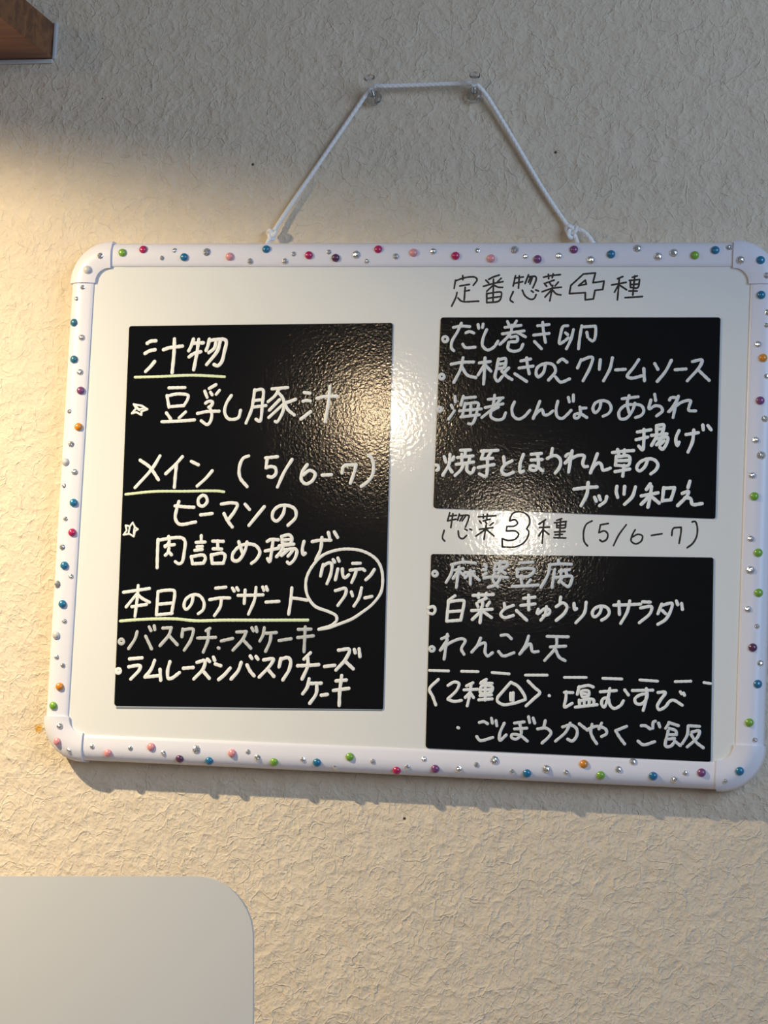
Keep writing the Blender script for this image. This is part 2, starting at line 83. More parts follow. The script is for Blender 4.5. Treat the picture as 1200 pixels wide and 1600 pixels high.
GEMS = '''
green -255.3 211.7
magenta -236.9 214.5
cs -219.7 207.2
cs -208.7 213.9
blue -199.8 207.8
cl -180.1 212.2
pink -159.5 208.3
cm -141.5 204.4
blue -127.7 214.6
cm -110.9 204.4
cs -103.5 210.4
magenta -90.0 209.3
cs -72.9 212.0
plum -66.8 207.1
cl -49.2 209.8
cs -40.1 204.4
magenta -30.4 214.4
cm -15.0 208.2
pink 0.1 211.4
cm 16.7 212.5
magenta 35.9 208.7
cs 54.1 213.5
pink 66.0 206.5
cl 85.3 214.0
cs 94.7 208.1
purple 105.0 205.9
cm 122.7 208.6
purple 135.0 213.9
cl 149.1 205.3
blue 165.9 209.9
cl 187.3 214.9
cl 204.6 208.0
cl 217.2 211.1
green 234.5 209.0
blue 250.9 213.2
cm 262.1 215.8
cl 271.6 204.7
blue 287.8 204.7
cm 293.4 192.1
blue 289.0 176.4
cm 294.8 162.3
cs 294.1 151.8
cm 287.7 136.1
orange 292.1 125.0
cs 295.6 110.4
purple 291.0 90.3
cm 295.0 75.6
cm 288.2 58.4
cl 293.4 46.1
cm 286.5 29.7
green 288.8 12.9
cm 286.9 -21.2
green 293.3 -32.3
cl 287.4 -46.3
green 294.6 -64.3
cm 286.5 -77.6
cs 294.2 -91.0
plum 291.4 -108.1
cm 297.6 -120.1
blue 296.2 -136.8
green 290.6 -167.6
cs 295.6 -181.2
blue 284.4 -206.2
cs 273.2 -214.7
cm -274.7 208.8
pearl -285.5 196.5
cs -289.6 181.6
cs -294.6 171.7
teal -295.6 151.0
cm -287.6 137.9
teal -293.4 119.0
cm -287.3 108.1
purple -285.6 92.1
cs -294.8 74.0
orange -285.7 60.8
cm -291.3 45.7
pearl -295.5 30.6
cm -286.8 22.2
cs -295.9 10.1
blue -285.9 -4.3
cs -292.3 -18.2
magenta -285.6 -29.7
cm -293.9 -42.4
blue -290.7 -58.0
cs -284.5 -66.9
cl -296.5 -74.2
blue -290.3 -90.8
cs -287.8 -105.2
pearl -294.4 -117.3
cs -292.9 -135.9
cs -286.9 -142.7
orange -288.4 -160.6
green -293.1 -176.8
cm -285.8 -193.6
pink -287.2 -206.8
cs -276.8 -213.9
cs -256.4 -209.6
pink -242.2 -214.5
cs -222.8 -209.5
pink -204.6 -207.7
cs -193.7 -212.6
plum -179.5 -216.6
cl -165.4 -208.1
blue -153.9 -217.2
pink -134.0 -210.0
cs -120.6 -208.1
cm -112.1 -213.0
green -97.9 -215.7
cs -73.5 -212.7
blue -61.3 -214.5
cs -45.9 -217.5
green -33.6 -208.6
cs -14.3 -211.3
magenta 5.8 -218.0
cs 14.8 -214.7
cs 28.4 -207.6
purple 38.1 -215.3
cm 57.6 -215.0
cs 72.1 -210.5
cl 86.7 -206.2
cs 101.5 -214.6
blue 113.8 -215.5
cl 129.5 -211.2
cs 145.5 -213.4
orange 159.7 -206.0
green 173.7 -214.4
cm 187.7 -209.2
cm 199.1 -202.4
blue 215.8 -213.1
cm 232.7 -215.2
cs 241.2 -209.6
purple 254.2 -208.7
'''
SHEETS = {
 'left': [(-245.9, 148.4), (-15.4, 152.3), (-8.0, -168.8), (-239.6, -174.9)],
 'top': [(25.4, 157.1), (256.7, 158.2), (258.1, -5.6), (26.4, -2.0)],
 'bottom': [(26.3, -39.9), (257.6, -36.9), (260.9, -199.8), (29.1, -198.8)],
}
CORD = [(-0.1314, -0.012, 1.8202), (-0.1288, -0.007, 1.8302), (-0.1211, -0.0052, 1.845), (-0.0899, -0.0046, 1.8944), (-0.0583, -0.0058, 1.9427), (-0.0527, -0.0075, 1.9505), (-0.0486, -0.0095, 1.9555), (-0.0423, -0.0105, 1.9582), (-0.0355, -0.011, 1.9579), (-0.0023, -0.0105, 1.9586), (0.038, -0.011, 1.9589), (0.044, -0.0105, 1.9581), (0.0489, -0.0095, 1.9539), (0.0537, -0.0075, 1.9478), (0.0755, -0.0055, 1.914), (0.1044, -0.0046, 1.8681), (0.1263, -0.0052, 1.8374), (0.1311, -0.007, 1.8316), (0.1366, -0.012, 1.8197)]
TAIL = [(0.1313, -0.009, 1.8328), (0.1368, -0.01, 1.8336), (0.143, -0.011, 1.8296), (0.1505, -0.012, 1.8197)]
KNOTS = [(-0.1279, -0.0085, 1.8309), (0.1297, -0.0085, 1.8329)]
PINS = [((-0.0451, -0.004, 1.9491), (-0.0444, -0.028, 1.9608)), ((0.0414, -0.004, 1.9506), (0.0462, -0.028, 1.9614))]
SPECKS = [(-0.1508, 0.0, 1.8939), (0.112, 0.0, 1.9018), (0.0091, 0.0, 1.3432), (-0.3176, 0.0, 1.4012), (-0.2907, 0.0, 1.954)]
CAM_LOC = (0.482552, -2.108708, 1.366089)
CAM_ROT = [[0.9727698, -0.0216784, 0.2307572], [0.2269192, -0.113615, -0.9672638], [0.0471862, 0.9932883, -0.105602]]


YB = -0.022          # front face of the whiteboard (the wall is y = 0, the room is y < 0)
ZC = 1.60            # height of the whiteboard's centre

# ------------------------------------------------------------------ camera
cam = bpy.data.cameras.new('camera')
cam_o = bpy.data.objects.new('camera', cam)
COL.objects.link(cam_o)
R = Matrix(CAM_ROT)
cam_o.matrix_world = Matrix.Translation(CAM_LOC) @ R.to_4x4()
cam.sensor_fit = 'VERTICAL'
cam.sensor_height = 36.0
cam.sensor_width = 27.0
cam.lens = 36.0 * 4079.0 / 1600.0
cam.clip_start = 0.05
SC.camera = cam_o

# ------------------------------------------------------------------ world, lights, exposure
SC.view_settings.view_transform = 'Standard'
SC.view_settings.look = 'None'
SC.view_settings.exposure = 0.0
SC.view_settings.gamma = 1.0
SC.view_settings.use_curve_mapping = False

world = bpy.data.worlds.new('room_light')
SC.world = world
world.use_nodes = True
bg = world.node_tree.nodes['Background']
bg.inputs['Color'].default_value = (0.74, 0.85, 1.0, 1)
bg.inputs['Strength'].default_value = 0.10


def lamp(name, kind, loc, energy, color, aim=None, **kw):
    l = bpy.data.lights.new(name, kind)
    l.energy = energy
    l.color = color
    for k, v in kw.items():
        setattr(l, k, v)
    o = bpy.data.objects.new(name, l)
    COL.objects.link(o)
    o.location = loc
    if aim is not None:
        o.rotation_euler = Vector(aim).to_track_quat('-Z', 'Y').to_euler()
    return o


WARM = (1.0, 0.72, 0.40)
# small warm lamp under the shelf, left of the frame; its flat housing cuts the light off upwards
KEY = (-0.68, -0.50, 1.95)
lamp('shelf_lamp', 'SPOT', KEY, 10.0, (1.0, 0.80, 0.47), aim=(-0.129, 0.056, -0.99),
     spot_size=math.radians(178), spot_blend=0.14, shadow_soft_size=0.008)
lamp('shelf_lamp_diffuser', 'AREA', KEY, 14.0, (1.0, 0.82, 0.53), aim=(-0.129, 0.056, -0.99), shape='DISK', size=0.024)
# two pendant bulbs deeper in the room: seen as the glints on the board and the black sheets
lamp('pendant_bulb_warm', 'POINT', (-0.723, -2.9, 2.10), 10.0, (1.0, 0.76, 0.48), shadow_soft_size=0.055)
lamp('pendant_bulb_small', 'POINT', (-0.445, -2.9, 1.877), 4.2, (1.0, 0.84, 0.62), shadow_soft_size=0.035)
# cool daylight from a window on the right
lamp('window_daylight', 'AREA', (1.9, -1.9, 2.1), 33.0, (0.54, 0.73, 1.0), aim=(-1.9, 1.9, -0.6),
     shape='RECTANGLE', size=1.2, size_y=1.4)


# ------------------------------------------------------------------ materials
def mat(name, color, rough=0.5, metal=0.0, **kw):
    m = bpy.data.materials.new(name)
    m.use_nodes = True
    b = m.node_tree.nodes['Principled BSDF']
    b.inputs['Base Color'].default_value = (*color, 1)
    b.inputs['Roughness'].default_value = rough
    b.inputs['Metallic'].default_value = metal
    for k, v in kw.items():
        b.inputs[k].default_value = v
    return m


class NT:
    def __init__(self, m):
        self.t = m.node_tree
        self.b = self.t.nodes['Principled BSDF']

    def n(self, kind, **kw):
        nd = self.t.nodes.new(kind)
        ins = kw.pop('ins', {})
        for k, v in kw.items():
            setattr(nd, k, v)
        for k, v in ins.items():
            if hasattr(v, 'is_output') or isinstance(v, bpy.types.NodeSocket):
                self.t.links.new(v, nd.inputs[k])
            else:
                nd.inputs[k].default_value = v
        return nd

    def link(self, a, b):
        self.t.links.new(a, b)

    def math(self, op, a, b=None, c=None):
        nd = self.t.nodes.new('ShaderNodeMath')
        nd.operation = op
        for i, v in enumerate((a, b, c)):
            if v is None:
                continue
            if isinstance(v, bpy.types.NodeSocket):
                self.t.links.new(v, nd.inputs[i])
            else:
                nd.inputs[i].default_value = v
        return nd.outputs[0]

    def ramp(self, src, lo, hi, a=0.0, b=1.0, smooth=True):
        nd = self.t.nodes.new('ShaderNodeMapRange')
        nd.interpolation_type = 'SMOOTHSTEP' if smooth else 'LINEAR'
        self.t.links.new(src, nd.inputs[0])
        for i, v in zip((1, 2, 3, 4), (lo, hi, a, b)):
            nd.inputs[i].default_value = v
        return nd.outputs[0]

    def mix(self, f, a, b):
        nd = self.t.nodes.new('ShaderNodeMix')
        nd.data_type = 'RGBA'
        for s, v in ((nd.inputs[0], f), (nd.inputs[6], a), (nd.inputs[7], b)):
            if isinstance(v, bpy.types.NodeSocket):
                self.t.links.new(v, s)
            else:
                s.default_value = v
        return nd.outputs[2]


def bump_noise(m, scale, strength, dist, detail=2.0):
    t = NT(m)
    co = t.n('ShaderNodeTexCoord').outputs['Object']
    nz = t.n('ShaderNodeTexNoise', ins={'Vector': co, 'Scale': scale, 'Detail': detail})
    bp = t.n('ShaderNodeBump', ins={'Strength': strength, 'Distance': dist, 'Height': nz.outputs[0]})
    t.link(bp.outputs[0], t.b.inputs['Normal'])


# crinkled washi-like wallpaper with fine fibres
M_WALL = mat('wallpaper', (0.66, 0.60, 0.50), 0.85)
M_WALL.node_tree.nodes['Principled BSDF'].inputs['Specular IOR Level'].default_value = 0.25
t = NT(M_WALL)
co = t.n('ShaderNodeTexCoord').outputs['Object']
def fine(vec, scale, **k):
    return t.n('ShaderNodeTexNoise', ins={'Vector': vec, 'Scale': scale, **k})


def warped(scale, amt, off):
    w = fine(t.n('ShaderNodeVectorMath', operation='ADD', ins={0: co, 1: off}).outputs[0], scale, Detail=2.0)
    return t.n('ShaderNodeVectorMath', operation='MULTIPLY_ADD', ins={0: w.outputs['Color'], 1: (amt,) * 3, 2: co}).outputs[0]


wv = warped(60.0, 0.010, (0, 0, 0))
base = fine(wv, 75.0, Detail=4.0, Roughness=0.62)
h = t.math('MULTIPLY', fine(co, 26.0, Detail=1.0).outputs[0], 1.0)
fibre = None
# crumpled facets: sharp ridges where each noise octave crosses its middle value
for sc, amp, off, wd in ((40.0, 0.65, (3, 1, 0), 0.2), (78.0, 0.55, (7, 2, 5), 0.2), (150.0, 0.34, (1, 8, 2), 0.22), (300.0, 0.20, (5, 5, 9), 0.22),
                         (50.0, 0.47, (4, 4, 1), 0.030), (72.0, 0.44, (9, 1, 3), 0.034), (110.0, 0.35, (6, 3, 8), 0.04), (170.0, 0.30, (2, 7, 7), 0.05)):
    vec = t.n('ShaderNodeVectorMath', operation='ADD', ins={0: warped(sc * 1.3, 0.55 / sc, off), 1: off}).outputs[0]
    f = fine(vec, sc, Detail=0.0).outputs[0]
    d = t.math('ABSOLUTE', t.math('SUBTRACT', f, 0.5))
    r = t.ramp(d, 0.0, wd, 1.0, 0.0, False)
    if wd < 0.1:
        mk = fine(t.n('ShaderNodeVectorMath', operation='ADD', ins={0: co, 1: (off[1], off[2], off[0])}).outputs[0], sc * 0.75, Detail=1.0).outputs[0]
        r = t.math('MULTIPLY', r, t.ramp(mk, 0.44, 0.58))
        fibre = r if fibre is None else t.math('MAXIMUM', fibre, r)
    h = t.math('MULTIPLY_ADD', r, amp, h)
bp = t.n('ShaderNodeBump', ins={'Strength': 1.0, 'Distance': 0.0008, 'Height': h})
t.link(bp.outputs[0], t.b.inputs['Normal'])
tone = t.math('MULTIPLY_ADD', fibre, 0.75, t.ramp(base.outputs[0], 0.25, 0.75, 0.0, 0.75))
colr = t.mix(tone, (0.69, 0.585, 0.455, 1), (0.75, 0.645, 0.515, 1))
for i, (x, y, z) in enumerate(SPECKS):
    d = t.n('ShaderNodeVectorMath', operation='DISTANCE', ins={0: wv if i == 3 else co, 1: (x, y, z) if i != 3 else (x + 0.008, 0.008, z + 0.008)}).outputs['Value']
    rad = 0.0055 if i == 3 else (0.0009 if i == 4 else 0.0016)
    f = t.ramp(d, rad * 0.5, rad, 1.0, 0.0)
    colr = t.mix(f, colr, (0.62, 0.36, 0.09, 1) if i == 3 else (0.06, 0.05, 0.04, 1))
t.link(colr, t.b.inputs['Base Color'])

M_FLOOR = mat('floor_boards', (0.30, 0.21, 0.13), 0.5)
M_BOARD = mat('glossy_white_steel', (0.80, 0.80, 0.79), 0.07)
bump_noise(M_BOARD, 300.0, 1.0, 0.00004, 1.0)
M_RAIL = mat('white_plastic', (0.78, 0.77, 0.86), 0.36)
M_SHEET = mat('black_magnet_sheet', (0.005, 0.005, 0.006), 0.085)
bump_noise(M_SHEET, 480.0, 1.0, 0.000050, 1.5)
M_SHEET.node_tree.nodes['Principled BSDF'].inputs['Specular IOR Level'].default_value = 0.36
M_LIP = mat('sheet_edge_reflection', (0.34, 0.38, 0.42), 0.5)  # grey stands in for light reflected off the curled black edge
M_CHALK = mat('white_marker', (0.86, 0.86, 0.84), 0.55)
M_CHALK2 = mat('thin_white_marker', (0.52, 0.54, 0.55), 0.55)
M_CHALK3 = mat('medium_white_marker', (0.68, 0.70, 0.72), 0.55)
M_GREEN = mat('pale_green_marker', (0.72, 0.83, 0.55), 0.55)
M_INK = mat('black_marker', (0.012, 0.012, 0.014), 0.35)
M_CORD = mat('white_cord', (0.88, 0.87, 0.88), 0.75)
M_CLEAR = mat('clear_plastic', (0.93, 0.94, 0.95), 0.16, 0.0, **{'Transmission Weight': 1.0, 'IOR': 1.42})
M_STEEL = mat('steel_needle', (0.5, 0.5, 0.5), 0.25, 1.0)
M_CAULK = mat('grey_white_caulk', (0.62, 0.63, 0.64), 0.6)
M_PANEL = mat('matte_off_white_panel', (0.67, 0.665, 0.66), 0.55)
bump_noise(M_PANEL, 900.0, 0.12, 0.0002, 2.0)
M_WOOD = mat('brown_stained_wood', (0.20, 0.075, 0.025), 0.42)
t = NT(M_WOOD)
co = t.n('ShaderNodeTexCoord').outputs['Object']
mp = t.n('ShaderNodeMapping', ins={'Vector': co, 'Scale': (5.0, 60.0, 60.0)})
nz = t.n('ShaderNodeTexNoise', ins={'Vector': mp.outputs[0], 'Scale': 1.6, 'Detail': 6.0, 'Distortion': 0.6})
t.link(t.mix(t.ramp(nz.outputs[0], 0.3, 0.7), (0.115, 0.040, 0.014, 1), (0.27, 0.105, 0.032, 1)), t.b.inputs['Base Color'])

GEM_COLORS = {'green': (0.20, 0.42, 0.04), 'magenta': (0.50, 0.012, 0.11), 'blue': (0.008, 0.17, 0.34),
              'teal': (0.025, 0.17, 0.26), 'pink': (0.80, 0.32, 0.35), 'orange': (0.72, 0.26, 0.02),
              'purple': (0.21, 0.055, 0.19), 'plum': (0.10, 0.025, 0.09), 'pearl': (0.62, 0.60, 0.60)}
GEM_WORDS = {'green': 'green', 'magenta': 'magenta', 'blue': 'blue', 'teal': 'teal', 'pink': 'pale pink',
             'orange': 'orange', 'purple': 'purple', 'plum': 'dark plum', 'pearl': 'milky white'}
M_GEM = {k: mat(k + '_bead', c, 0.22, 0.0, **{'Coat Weight': 1.0, 'Coat Roughness': 0.30}) for k, c in GEM_COLORS.items()}
M_STONE = mat('silver_backed_stone', (0.88, 0.89, 0.92), 0.16, 0.85)


# ------------------------------------------------------------------ helpers
def link_mesh(name, bm, material, parent=None, smooth=False, loc=None):
    me = bpy.data.meshes.new(name)
    bmesh.ops.recalc_face_normals(bm, faces=bm.faces[:])
    bm.to_mesh(me)
    bm.free()
    me.materials.append(material)
    if smooth:
        for p in me.polygons:
            p.use_smooth = True
    o = bpy.data.objects.new(name, me)
    COL.objects.link(o)
    if loc is not None:
        o.location = loc
    if parent is not None:
        o.parent = parent
    return o


def thing(name, label, cat, loc=(0, 0, 0), group=None):
    o = bpy.data.objects.new(name, None)
    o.empty_display_size = 0.02
    COL.objects.link(o)
    o.location = loc
    tag(o, label, cat, group)
    return o


def tag(o, label, cat, group=None):
    o['label'] = label
    o['category'] = cat
    if group:
        o['group'] = group


def box(bm, lo, hi):
    v = [bm.verts.new((x, y, z)) for x in (lo[0], hi[0]) for y in (lo[1], hi[1]) for z in (lo[2], hi[2])]
    for f in ((0, 1, 3, 2), (4, 6, 7, 5), (0, 4, 5, 1), (2, 3, 7, 6), (0, 2, 6, 4), (1, 5, 7, 3)):
        bm.faces.new([v[i] for i in f])
    return v


def bevel(bm, w, seg=2):
    bmesh.ops.bevel(bm, geom=bm.edges[:], offset=w, segments=seg, affect='EDGES', profile=0.5)


def sweep(bm, rings, closed_ring=True, caps=True):
    vs = [[bm.verts.new(p) for p in r] for r in rings]
    n = len(vs[0])
    for a, b in zip(vs, vs[1:]):
        for i in range(n if closed_ring else n - 1):
            j = (i + 1) % n
            bm.faces.new((a[i], a[j], b[j], b[i]))
    if caps and closed_ring:
        bm.faces.new(vs[0][::-1])
        bm.faces.new(vs[-1])
    return vs


def prism(bm, outline, y0, y1):
    """outline: list of (x, z); extruded from y0 to y1."""
    a = [bm.verts.new((x, y0, z)) for x, z in outline]
    b = [bm.verts.new((x, y1, z)) for x, z in outline]
    n = len(outline)
    bm.faces.new(a)
    bm.faces.new(b[::-1])
    for i in range(n):
        j = (i + 1) % n
        bm.faces.new((a[j], a[i], b[i], b[j]))


def rounded(pts, rads, seg=8):
    """Round the corners of a convex polygon of (x, z)."""
    out = []
    n = len(pts)
    for i in range(n):
        p, a, b = Vector(pts[i]), Vector(pts[i - 1]), Vector(pts[(i + 1) % n])
        r = rads[i]
        if r <= 0:
            out.append(tuple(p))
            continue
        u, w = (a - p).normalized(), (b - p).normalized()
        half = u.angle(w) / 2
        d = r / math.tan(half)
        c = p + (u + w).normalized() * (r / math.sin(half))
        s, e = p + u * d - c, p + w * d - c
        ang = s.angle(e)
        sg = 1 if s.x * e.y - s.y * e.x > 0 else -1
        for k in range(seg + 1):
            th = sg * ang * k / seg
            out.append((c.x + s.x * math.cos(th) - s.y * math.sin(th), c.y + s.x * math.sin(th) + s.y * math.cos(th)))
    return out


def spline(pts, step):
    """Centripetal Catmull-Rom through 2D/3D points."""
    P = [Vector(p) for p in pts]
    if len(P) == 2:
        n = max(1, int((P[1] - P[0]).length / step))
        return [P[0].lerp(P[1], i / n) for i in range(n + 1)]
    closed = (P[0] - P[-1]).length < 1e-6
    E = ([P[-2]] + P + [P[1]]) if closed else ([P[0] * 2 - P[1]] + P + [P[-1] * 2 - P[-2]])
    out = [P[0]]
    for i in range(1, len(E) - 2):
        p0, p1, p2, p3 = E[i - 1:i + 3]
        t0 = 0.0
        t1 = t0 + max((p1 - p0).length, 1e-6) ** 0.5
        t2 = t1 + max((p2 - p1).length, 1e-6) ** 0.5
        t3 = t2 + max((p3 - p2).length, 1e-6) ** 0.5
        n = max(2, int(math.ceil((p2 - p1).length / step)))
        for k in range(1, n + 1):
            tt = t1 + (t2 - t1) * k / n
            a1 = p0 * ((t1 - tt) / (t1 - t0)) + p1 * ((tt - t0) / (t1 - t0))
            a2 = p1 * ((t2 - tt) / (t2 - t1)) + p2 * ((tt - t1) / (t2 - t1))
            a3 = p2 * ((t3 - tt) / (t3 - t2)) + p3 * ((tt - t2) / (t3 - t2))
            b1 = a1 * ((t2 - tt) / (t2 - t0)) + a2 * ((tt - t0) / (t2 - t0))
            b2 = a2 * ((t3 - tt) / (t3 - t1)) + a3 * ((tt - t1) / (t3 - t1))
            out.append(b1 * ((t2 - tt) / (t2 - t1)) + b2 * ((tt - t1) / (t2 - t1)))
    return out


def pen_stroke(bm, pts, w, y, lift):
    """A raised line of marker ink with round ends on a plane facing -y (metres)."""
    c = spline(pts, 0.0012)
    n = len(c)
    hw = w / 2
    rows = []
    tang = []
    for i in range(n):
        d = c[min(i + 1, n - 1)] - c[max(i - 1, 0)]
        tang.append(d.normalized() if d.length > 1e-9 else Vector((1, 0)))
    st = []
    for a in (80, 55, 30):
        st.append((c[0] - tang[0] * hw * math.sin(math.radians(a)), tang[0], math.cos(math.radians(a))))
    for i in range(n):
        wob = 1.0 + 0.07 * math.sin(i * 0.9 + c[i].x * 900) + random.uniform(-0.03, 0.03)
        st.append((c[i], tang[i], wob))
    for a in (30, 55, 80):
        st.append((c[-1] + tang[-1] * hw * math.sin(math.radians(a)), tang[-1], math.cos(math.radians(a))))
    prof = ((-1.0, 0.0), (-0.8, 0.65), (0.0, 1.0), (0.8, 0.65), (1.0, 0.0))
    for p, d, k in st:
        nx, nz = -d.y, d.x
        rows.append([(p.x + nx * hw * k * u, y - lift * v * min(1.0, k), p.y + nz * hw * k * u) for u, v in prof])
    sweep(bm, rows, closed_ring=False)


INK = {'L': M_CHALK, 'G': M_CHALK2, 'U': M_GREEN, 'T': M_CHALK, 'B': M_CHALK, 'D': M_CHALK, 'K': M_INK}


def write_on(parent, key, y, origin):
    names = {'L': 'handwriting', 'G': 'handwriting', 'U': 'underline', 'T': 'star_mark', 'B': 'speech_bubble',
             'D': 'dashed_line', 'K': 'handwriting'}
    for kind, what, w, data in WRITING[key]:
        bm = bmesh.new()
        for s in data.split(';'):
            pts = [tuple(float(v) / 10000.0 for v in p.split(',')) for p in s.split()]
            pen_stroke(bm, pts, w / 1000.0, y, 0.00005 if kind == 'K' else 0.00022)
        o = link_mesh(names[kind], bm, M_CHALK3 if kind == 'G' and key != 'left' else INK[kind], parent, True)
        if kind == 'U':
            o['label'] = 'pale green underline'
        elif kind == 'G':
            o['label'] = 'thinner greyish white handwriting'
        elif kind == 'K':
            o['label'] = 'black handwritten heading'
    return


# ------------------------------------------------------------------ the setting
bm = bmesh.new()
box(bm, (-1.6, 0.0, 0.0), (1.6, 0.10, 2.6))
wall = link_mesh('wall_back', bm, M_WALL)
wall['kind'] = 'structure'
bm = bmesh.new()
box(bm, (-1.6, -3.4, -0.05), (1.6, 0.0, 0.0))
fl = link_mesh('floor', bm, M_FLOOR)
fl['kind'] = 'structure'

# ------------------------------------------------------------------ whiteboard
HW, HH = 0.280, 0.200            # half size of the visible white face
CR = 0.0135                      # inner corner radius
board = thing('whiteboard', 'white-framed whiteboard decorated with coloured beads, hanging on the wall by a white cord', 'whiteboard', (0, YB, ZC))
bm = bmesh.new()
box(bm, (-HW - 0.008, 0.0, -HH - 0.008), (HW + 0.008, 0.006, HH + 0.008))
link_mesh('panel_surface', bm, M_BOARD, board)

# rail profile: (distance out from the inner edge, height above the white face), metres
PROF = [(0.0, -0.004), (0.0, 0.0008), (0.0004, 0.0012), (0.003, 0.0017), (0.006, 0.0021), (0.009, 0.0024), (0.0125, 0.0024),
        (0.0155, 0.0017), (0.018, 0.0004), (0.0198, -0.0014), (0.0209, -0.0038), (0.02125, -0.0062), (0.0213, -0.0090),
        (0.0213, -0.0185), (0.0205, -0.0200), (0.0, -0.0200)]
UP = PROF[1:13]


def rail_height(w, grow=0.0):
    for (a, ha), (b, hb) in zip(UP[1:], UP[2:]):
        if a <= w <= b:
            k = (w - a) / (b - a)
            return ha + (hb - ha) * k + grow, (hb - ha) / (b - a)
    return (UP[1][1], 0.2) if w < UP[1][0] else (UP[-1][1], -3.0)


def rail(p0, p1, out):
    """p0, p1: ends of the inner edge (x, z); out: outward unit (x, z)."""
    bm = bmesh.new()
    rows = []
    for p in (p0, p1):
        rows.append([(p[0] + out[0] * w, -h, p[1] + out[1] * w) for w, h in PROF])
    sweep(bm, rows)
    return link_mesh('frame_rail', bm, M_RAIL, board)


RAILS = {'top': rail((-HW + CR, HH), (HW - CR, HH), (0, 1)), 'bottom': rail((-HW + CR, -HH), (HW - CR, -HH), (0, -1)),
         'left': rail((-HW, -HH + CR), (-HW, HH - CR), (-1, 0)), 'right': rail((HW, -HH + CR), (HW, HH - CR), (1, 0))}
for o in RAILS.values():
    for p in o.data.polygons:
        p.use_smooth = True
    md = o.modifiers.new('split', 'EDGE_SPLIT')
    md.split_angle = math.radians(40)
CORNERS = {}
GR = 0.0016                      # the corner caps stand a little proud of the rails
for sx in (-1, 1):
    for sz in (-1, 1):
        cx, cz = sx * (HW - CR), sz * (HH - CR)
        bm = bmesh.new()
        rows = []
        ext = 0.0009
        prof = []
        for i, (w, h) in enumerate(PROF):
            gw = -0.0014 if w < 0.0004 else (GR if w > 0.019 else 0)
            gh = GR if 0 < i < 12 else (GR if h > -0.012 else 0)
            prof.append((w + gw, h + (GR if 0 < i < 12 else 0)))
        N = 20
        rows.append([(cx + sx * (CR + w), -h, cz - sz * ext) for w, h in prof])
        for k in range(N + 1):
            a = math.pi / 2 * k / N
            rows.append([(cx + sx * (CR + w) * math.cos(a), -h, cz + sz * (CR + w) * math.sin(a)) for w, h in prof])
        rows.append([(cx - sx * ext, -h, cz + sz * (CR + w)) for w, h in prof])
        sweep(bm, rows)
        o = link_mesh('frame_corner', bm, M_RAIL, board, True)
        md = o.modifiers.new('split', 'EDGE_SPLIT')
        md.split_angle = math.radians(40)
        CORNERS[(sx, sz)] = (o, cx, cz)

# beads and stones glued on the frame
RADII = {'cs': 0.0023, 'cm': 0.0029, 'cl': 0.0036}


def dome(r, faceted):
    bm = bmesh.new()
    if faceted:
        lv = [(1.0, 0.0), (0.93, 0.22), (0.66, 0.50), (0.30, 0.66)]
        n = 8
    else:
        lv = [(1.0, 0.0), (1.0, 0.12)] + [(math.cos(a), 0.12 + 0.78 * math.sin(a)) for a in [math.radians(d) for d in (15, 30, 45, 60, 75)]]
        n = 20
    rows = []
    for j, (k, h) in enumerate(lv):
        off = 0.5 * (j % 2) if faceted else 0
        rows.append([(r * k * math.cos(2 * math.pi * (i + off) / n), -r * h, r * k * math.sin(2 * math.pi * (i + off) / n)) for i in range(n)])
    sweep(bm, rows)
    return bm


def gem_mesh(kind):
    faceted = kind in RADII
    r = RADII.get(kind, 0.0035)
    bm = dome(r, faceted)
    bmesh.ops.recalc_face_normals(bm, faces=bm.faces[:])
    me = bpy.data.meshes.new('rhinestone' if faceted else 'bead')
    bm.to_mesh(me)
    bm.free()
    me.materials.append(M_STONE if faceted else M_GEM[kind])
    if not faceted:
        for p in me.polygons:
            p.use_smooth = True
    return me


GEM_ME = {}
for ln in GEMS.strip().splitlines():
    kind, gx, gz = ln.split()
    gx, gz = float(gx) / 1000, float(gz) / 1000
    if kind not in GEM_ME:
        GEM_ME[kind] = gem_mesh(kind)
    grow = 0.0
    if abs(gx) > HW - CR and abs(gz) > HH - CR:
        sx, sz = (1 if gx > 0 else -1), (1 if gz > 0 else -1)
        par, cx, cz = CORNERS[(sx, sz)]
        d = Vector((gx - cx, gz - cz))
        w, out, grow = d.length - CR, d.normalized(), GR
    elif gz > HH - CR and abs(gx) <= HW - CR:
        par, w, out = RAILS['top'], gz - HH, Vector((0, 1))
    elif gz < -HH + CR and abs(gx) <= HW - CR:
        par, w, out = RAILS['bottom'], -gz - HH, Vector((0, -1))
    elif gx < 0:
        par, w, out = RAILS['left'], -gx - HW, Vector((-1, 0))
    else:
        par, w, out = RAILS['right'], gx - HW, Vector((1, 0))
    w = max(0.0035, min(w, 0.0196))
    h, sl = rail_height(w, grow)
    nrm = Vector((-sl * out.x, -1.0, -sl * out.y)).normalized()
    clear = kind in RADII
    o = bpy.data.objects.new('rhinestone' if clear else 'bead', GEM_ME[kind])
    COL.objects.link(o)
    o.parent = par
    q = Vector((0, -1, 0)).rotation_difference(nrm)
    spin = Matrix.Rotation(random.uniform(0, 6.28), 4, 'Y') if clear else Matrix.Identity(4)
    tilt = Matrix.Rotation(random.uniform(-0.06, 0.06), 4, 'X')
    o.matrix_local = Matrix.Translation(Vector((gx, -h, gz)) - nrm * 0.0002) @ q.to_matrix().to_4x4() @ tilt @ spin
    o['label'] = 'clear silvery rhinestone' if clear else GEM_WORDS[kind] + ' bead'

write_on(board, 'board', -0.00002, None)

